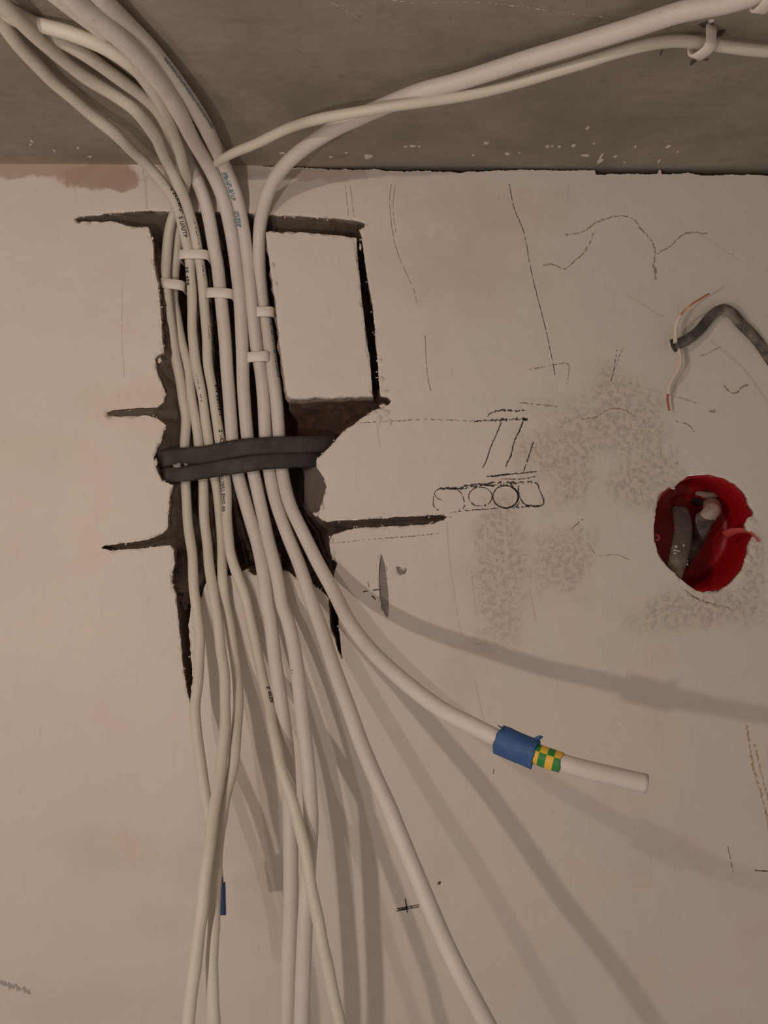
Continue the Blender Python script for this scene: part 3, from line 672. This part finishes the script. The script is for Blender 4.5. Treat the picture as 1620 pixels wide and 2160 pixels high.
b1, _ = cable([(344, 968, -.0055), (365, 964, -.0050), (428, 960, -.0045), (499, 946, -.0040), (570, 940, -.0040), (641, 938, -.0050), (689, 936, -.0075), (715, 934, -.011)], .0046, M['strap'],
    'upper of two flat black cables lying across the white bundle', None, 0, 11, name='flat_cable', sq=(.58, 1.2), lump=.05, ex=.5)
b2, _ = cable([(349, 1003, -.0065), (368, 1001, -.0055), (414, 996, -.0045), (482, 985, -.0042), (556, 974, -.0042), (612, 971, -.0050), (655, 969, -.0075), (680, 968, -.011)], .0042, M['strap'],
    'lower of two flat black cables lying across the white bundle', None, 0, 12, name='flat_cable', sq=(.58, 1.2), lump=.05, ex=.5)
for (u, v, s) in ((374, 982, 9), (392, 980, 5)):
    o = lumps('mortar_crumb', [(P(u, v, .0005), out_n, Vector((1, 0, .2)), (s*K, s*K*.65), .0012, u)], None, M['hole'])
    tag(o, 'larger mortar crumb lodged between the two black cables' if s == 9 else 'smaller mortar crumb lodged between the two black cables', 'crumb')

# ------------------------------------------------------------------ dead black cable with bare copper cores
bc, qb = cable([(1660, 830, -.004), (1630, 770, -.0005), (1604, 727, .002), (1582, 701, .003), (1559, 680, .004), (1544, 658, .005), (1527, 650, .005), (1509, 657, .005), (1492, 675, .0055), (1475, 697, .006), (1452, 715, .007), (1434, 725, .008), (1421, 728, .008)], .00285, M['dusty_black'],
    'short black cable dusted with plaster arching from the wall at right', None, 0, 13, sq=(.8, 1.1), lump=.15)
tube('cut_collar', [P(1417, 716, .008), P(1420, 730, .008), P(1427, 741, .008)], .0013, M['ink'], bc, 12, (.8, 1))
w1 = tube('core_wire', smooth_path(catmull([P(1424, 724, .009), P(1425, 705, .011), P(1425, 690, .012), P(1429, 676, .014), P(1436, 664, .015)], .0008), 2), .0013, M['insul'], bc, 12)
tube('bare_copper', catmull([P(1435, 666, .015), P(1445, 654, .016), P(1461, 641, .018), P(1480, 629, .019), P(1496, 620, .020)], .0008), .00062, M['copper'], w1, 10)
w2 = tube('core_wire', smooth_path(catmull([P(1427, 730, .008), P(1432, 740, .008), P(1436, 757, .009), P(1432, 775, .009), P(1422, 792, .008), P(1413, 810, .007), P(1409, 831, .006)], .0008), 2), .0013, M['insul'], bc, 12)
tube('bare_copper', catmull([P(1409, 829, .006), P(1408, 845, .006), P(1412, 866, .006)], .0008), .00065, mat_plain('aged_copper', (0.42, 0.13, 0.07), .45, .9, .2), w2, 10)

# ------------------------------------------------------------------ cable clips
def clip(u, v, h, w, tilt, label, wid=0.0060, th=0.0013, dfront=0.0042, legs=0.012, wrap=None):
    """bent plastic band: arched over the cable, both legs running back into the wall"""
    c = P(u, v, h); X = Vector((math.cos(tilt), 0, math.sin(tilt))); Y = Vector((0, -1, 0)); Zv = X.cross(Y)
    if wrap: X, Y, Zv = wrap
    prof = []
    n = 12
    prof.append((-w, -legs)); prof.append((-w, -legs*.5))
    for i in range(n+1):
        a = math.pi-math.pi*i/n; ex = 0.55
        cx = math.copysign(abs(math.cos(a))**ex, math.cos(a)); cy = abs(math.sin(a))**ex
        prof.append((cx*w, cy*dfront))
    prof.append((w, -legs*.5)); prof.append((w, -legs))
    V = []; Fc = []; m = len(prof)
    for i, (x, y) in enumerate(prof):
        a = prof[max(0, i-1)]; b = prof[min(m-1, i+1)]; t = Vector((b[0]-a[0], b[1]-a[1])).normalized(); nn = Vector((-t.y, t.x))
        bv = 0.00035
        for (dn, dz) in ((0, -wid/2+bv), (bv, -wid/2), (th-bv, -wid/2), (th, -wid/2+bv), (th, wid/2-bv), (th-bv, wid/2), (bv, wid/2), (0, wid/2-bv)):
            q = Vector((x, y))+nn*dn; V.append(c+X*q.x+Y*q.y+Zv*dz)
    for i in range(m-1):
        for k in range(8):
            k2 = (k+1) % 8; Fc.append((i*8+k, (i+1)*8+k, (i+1)*8+k2, i*8+k2))
    Fc.append(tuple(range(8))); Fc.append(tuple((m-1)*8+k for k in range(7, -1, -1)))
    o = obj('cable_clip', V, Fc, M['clip'], None, True)
    tag(o, label, 'cable clip'); return o
clip(410, 541, -.0092, .0084, 0.00, 'white clip band over two printed data cables, topmost in the recess', .0058)
clip(360, 603, -.0125, .0082, -0.10, 'white clip band over the leftmost data cables near the left recess edge', .0062)
clip(465, 622, -.0105, .0074, -0.04, 'white clip band over the first power cable, middle of the recess', .0062)
clip(559, 661, -.0138, .0054, 0.00, 'white clip band over the rightmost cable beside the plaster block', .0064)
clip(546, 755, -.0125, .0062, 0.06, 'lowest white clip band in the recess, over the third power cable', .0064)
pc = P(*CC(1480, 90, .006)); tg = (P(*CC(1540, 100, .007))-P(*CC(1430, 86, .006))).normalized()
side = tg.cross(Vector((0, 0, -1))).normalized()
tg2 = (tg+side*.35).normalized(); side2 = tg2.cross(Vector((0, 0, -1))).normalized()
clip(1480, 90, pc.y*-1, .0046, 0, 'white clip hook holding the thin cable to the concrete ceiling', .0058, .0012, .0045, .0045, wrap=(side2, Vector((0, 0, -1)), tg2))
pd = P(*CC(1612, -14, .010))
clip(1612, -14, -pd.y, .0050, 0, 'white clip at the top right corner on the thicker ceiling cable', .0055, .0012, .0048, .009, wrap=(side, Vector((0, 0, -1)), tg))

# ------------------------------------------------------------------ tapes on the free cable end
def sub(q, a, b):
    """section of path q between the screen points a and b"""
    pr = [(p.x/(p.y+D)*F+810, 1080-p.z/(p.y+D)*F) for p in q]
    ia = min(range(len(q)), key=lambda i: math.hypot(pr[i][0]-a[0], pr[i][1]-a[1]))
    ib = min(range(len(q)), key=lambda i: math.hypot(pr[i][0]-b[0], pr[i][1]-b[1]))
    return q[min(ia, ib):max(ia, ib)+1]
def tape(name, q, r, mat, parent, rag=0.06, squash=(1, 1), pinch=0.0, seed=0, **kw):
    q = catmull(q, 0.0007)
    seg = 24; fr = frames(q); V = []; Fc = []; n = len(q)
    for i, p in enumerate(q):
        t, a, b = fr[i]
        for k in range(seg):
            th = 2*math.pi*k/seg
            rr = r*(1+rag*noise.noise(Vector((math.cos(th)*1.5, math.sin(th)*1.5, i*.12+seed))))
            if pinch: rr *= 1+pinch*max(0, math.cos(th-1.2))**6+pinch*.6*max(0, math.cos(th+1.9))**8
            e = t*(0.0009*noise.noise(Vector((th*1.3, seed, 4.0)))) if i in (0, n-1) else Vector((0, 0, 0))
            V.append(p+e+a*math.cos(th)*rr*squash[0]+b*math.sin(th)*rr*squash[1])
    for i in range(n-1):
        for k in range(seg):
            k2 = (k+1) % seg; Fc.append((i*seg+k, i*seg+k2, (i+1)*seg+k2, (i+1)*seg+k))
    o = obj(name, V, Fc, mat, parent, True, **kw)
    sol = o.modifiers.new('s', 'SOLIDIFY'); sol.thickness = 0.0002; sol.offset = 1
    return o, q, n, seg
bt, qbt, _, _ = tape('blue_tape', sub(s4, (1050, 1557), (1128, 1589)), .0054, M['blue'], p4, .10, (0.85, 1.03), .22, 2)
bt['label'] = 'loose wrap of blue electrical tape'
# folded tape corners
e0, e1 = qbt[0], qbt[-1]
fr0 = frames(qbt)
def flag(name, base, along, outw, w, l, mat, parent, bend):
    V = []; Fc = []; n = 8
    for i in range(n+1):
        t = i/n; c = base+outw*l*t+bend*(t*t)*l*.6
        ww = w*(1-.45*t)
        V += [c-along*ww/2, c+along*ww/2]
        if i: Fc.append((2*i-2, 2*i-1, 2*i+1, 2*i))
    o = obj(name, V, Fc, mat, parent, True); sol = o.modifiers.new('s', 'SOLIDIFY'); sol.thickness = .0003; return o
upv = Vector((0.35, 0, 1)).normalized()
flag('tape_flap', e0+upv*.0050+fr0[0][0]*.002+Vector((0, -.001, 0)), fr0[0][0], Vector((-.75, -.1, .35)).normalized(), .0020, .0042, M['strap'], bt, Vector((0, -.3, .3)))
flag('tape_flap', e1+upv*.0050-fr0[-1][0]*.003, fr0[-1][0], Vector((.75, -.1, .45)).normalized(), .0035, .0040, M['blue'], bt, Vector((0, -.3, .2)))
sq_ = sub(s4, (1122, 1587), (1181, 1608))
gy, qg, n_, sg_ = tape('striped_tape', sq_, .00435, M['green'], p4, .03, mats=[M['green'], M['yellow']], seed=5)
fm = []
fg = frames(qg)
for i in range(n_-1):
    for k in range(sg_):
        t, a, b = fg[i]; th = 2*math.pi*(k+.5)/sg_; d = a*math.cos(th)+b*math.sin(th)
        low = d.z < 0.55
        x = i/(n_-1); band = int((x*4.2) if low else (x*4.2+1.0)) % 2
        fm.append(1 if band == 0 else 0)
gy.data.polygons.foreach_set('material_index', fm); gy['label'] = 'green and yellow striped tape'
# hidden blue tape flag on the shortest data cable
qf = sub(q1, (459, 1862), (462, 1930))
bt1, _, _, _ = tape('blue_tape', qf, .0036, M['blue'], u1, .03, seed=8)
pA, pB = P(466, 1848, .020), P(466, 1930, .020)
V = [P(467, 1848, .022), P(469, 1852, .024), P(474.5, 1930, .024), P(468, 1934, .018),
     P(470, 1850, .030), P(472, 1856, .033), P(474, 1915, .040), P(472, 1932, .036)]
fl = obj('tape_flap', [P(464, 1852, .066), P(470, 1850, .078), P(473, 1905, .082), P(472, 1930, .080), P(466, 1930, .070)], [(0, 1, 2, 3, 4)], M['blue'], bt1)
sol = fl.modifiers.new('s', 'SOLIDIFY'); sol.thickness = .0004

# ------------------------------------------------------------------ printed text on the sheaths
def text_mesh(body, size):
    cu = bpy.data.curves.new('t', 'FONT'); cu.body = body; cu.size = size; cu.space_character = 1.15
    cu.offset = size*0.03
    o = bpy.data.objects.new('t', cu); COL.objects.link(o)
    dg = bpy.context.evaluated_depsgraph_get(); me = bpy.data.meshes.new_from_object(o.evaluated_get(dg))
    bm = bmesh.new(); bm.from_mesh(me)
    bmesh.ops.triangulate(bm, faces=bm.faces); bmesh.ops.subdivide_edges(bm, edges=bm.edges, cuts=1)
    vs = [(v.co.x, v.co.y) for v in bm.verts]; bm.verts.index_update(); fs = [tuple(v.index for v in f.verts) for f in bm.faces]
    bm.free(); bpy.data.objects.remove(o); bpy.data.curves.remove(cu); bpy.data.meshes.remove(me)
    return vs, fs
def print_on(parent, q, r, start, body, size, ang, mat, label, stretch=1.0, lift=.00012):
    vs, fs = text_mesh(body, size)
    pr = [(p.x/(p.y+D)*F+810, 1080-p.z/(p.y+D)*F) for p in q]
    i0 = min(range(len(q)), key=lambda i: math.hypot(pr[i][0]-start[0], pr[i][1]-start[1]))
    S_ = [0]
    for i in range(i0+1, len(q)): S_.append(S_[-1]+(q[i]-q[i-1]).length)
    V = []
    for (x, y) in vs:
        s = max(0, x*stretch); k = 0
        k = min(int(np.searchsorted(S_, s)), len(S_)-1); k = max(1, k)
        f = (s-S_[k-1])/max(1e-9, S_[k]-S_[k-1]); i = i0+k
        c = q[i-1].lerp(q[i], f); t = (q[i]-q[i-1]).normalized()
        n = (Vector((0, -1, 0))-t*(-t.y)); n.normalize(); b = t.cross(n)
        if b.x < 0: b = -b
        a = ang+(y-size*.35)/r
        V.append(c+(n*math.cos(a)+b*math.sin(a))*(r+lift))
    o = obj('printed_text', V, fs, mat, parent); o['label'] = label; return o
print_on(u3, q3, RU, (378, 456), 'S U/UTP', .0033, .30, M['ink'], 'black print U/UTP', 1.0)
print_on(u3, q3, RU, (352, 398), 'S 24AWG', .0030, .75, M['ink'], 'black print')
print_on(u3, q3, RU, (401, 562), '5E 4PR', .0032, -.55, M['ink'], 'black print 5E 4PR', 1.15)
print_on(u4, q4, RU, (473, 1004), '811051 EHO 00 ,', .0031, -.50, M['ink'], 'black print of letters and digits', 1.03)
print_on(u4, q4, RU, (462, 910), '2 -C', .0034, .65, M['ink'], 'black print', 1.2)
print_on(u4, q4, RU, (450, 815), 'EN 50173-1', .0030, 1.15, M['ink'], 'black print along the edge', 1.2)
print_on(u4, q4, RU, (425, 566), 'LAN', .0022, .15, M['ink'], 'black print seen edge-on', 1.5) if False else None
print_on(u4, q4, RU, (561, 1455), 'E 4x2x', .0034, .95, M['ink'], 'black print along the edge', 1.1)
def ticks(parent, q, r, spans, mat, ang, w, label, seed=0):
    """broken row of small printed strokes"""
    V = []; Fc = []; rr = random.Random(seed)
    for (a, b) in spans:
        s = sub(q, a, b)
        s = catmull(s, .0005)
        i = 0
        while i < len(s)-2:
            ln = rr.randint(1, 3)
            for k in range(i, min(len(s)-1, i+ln)):
                t = (s[k+1]-s[k]).normalized(); n = (Vector((0, -1, 0))+t*t.y).normalized(); bb = t.cross(n)
                if bb.x < 0: bb = -bb
                aa = ang+rr.uniform(-.04, .04); w2 = w*rr.uniform(.5, 1.2)
                o = len(V)
                for c in (s[k], s[k+1]):
                    for sg in (-1, 1):
                        g = aa+sg*w2/r/2; V.append(c+(n*math.cos(g)+bb*math.sin(g))*(r+.0001))
                Fc.append((o, o+1, o+3, o+2))
            i += ln+rr.choice((0, 1, 1, 2))
    ob = obj('printed_text', V, Fc, mat, parent); ob['label'] = label; return ob
ticks(u4, q4, RU, [((414, 455), (424, 525)), ((425, 560), (431, 634)), ((434, 700), (436, 722))], M['ink'], .62, .0005, 'black print seen edge-on', 3)
ticks(u3, q3, RU, [((413, 765), (421, 822)), ((424, 832), (427, 850))], M['ink'], -.1, .0005, 'worn black print', 5)
ticks(u3, q3, RU, [((350, 395), (377, 455))], M['ink'], .95, .0007, 'black print seen edge-on', 6)
ticks(p2, s2, RP, [((625, 1412), (627, 1428))], M['ink'], -.75, .0016, 'black print mark', 4)
for k, (an, w) in enumerate(((-.72, .0010), (-.45, .0011), (-.18, .0010))):
    ticks(p3, s3, RP, [((474, 352), (497, 420)), ((500, 445), (505, 480))], M['teal'], an, w, 'teal printed characters', 10+k)
    ticks(p3, s3, RP, [((330, 120), (455, 310))], M['teal'], an*.45+.1, w*.5, 'teal printed characters', 20+k)
ticks(p4, s4, RP, [((553, 640), (580, 800))], mat_plain('worn_blue_ink', (0.16, 0.22, 0.26), .7, 0, .3), .9, .0013, 'smeared bluish print', 31)
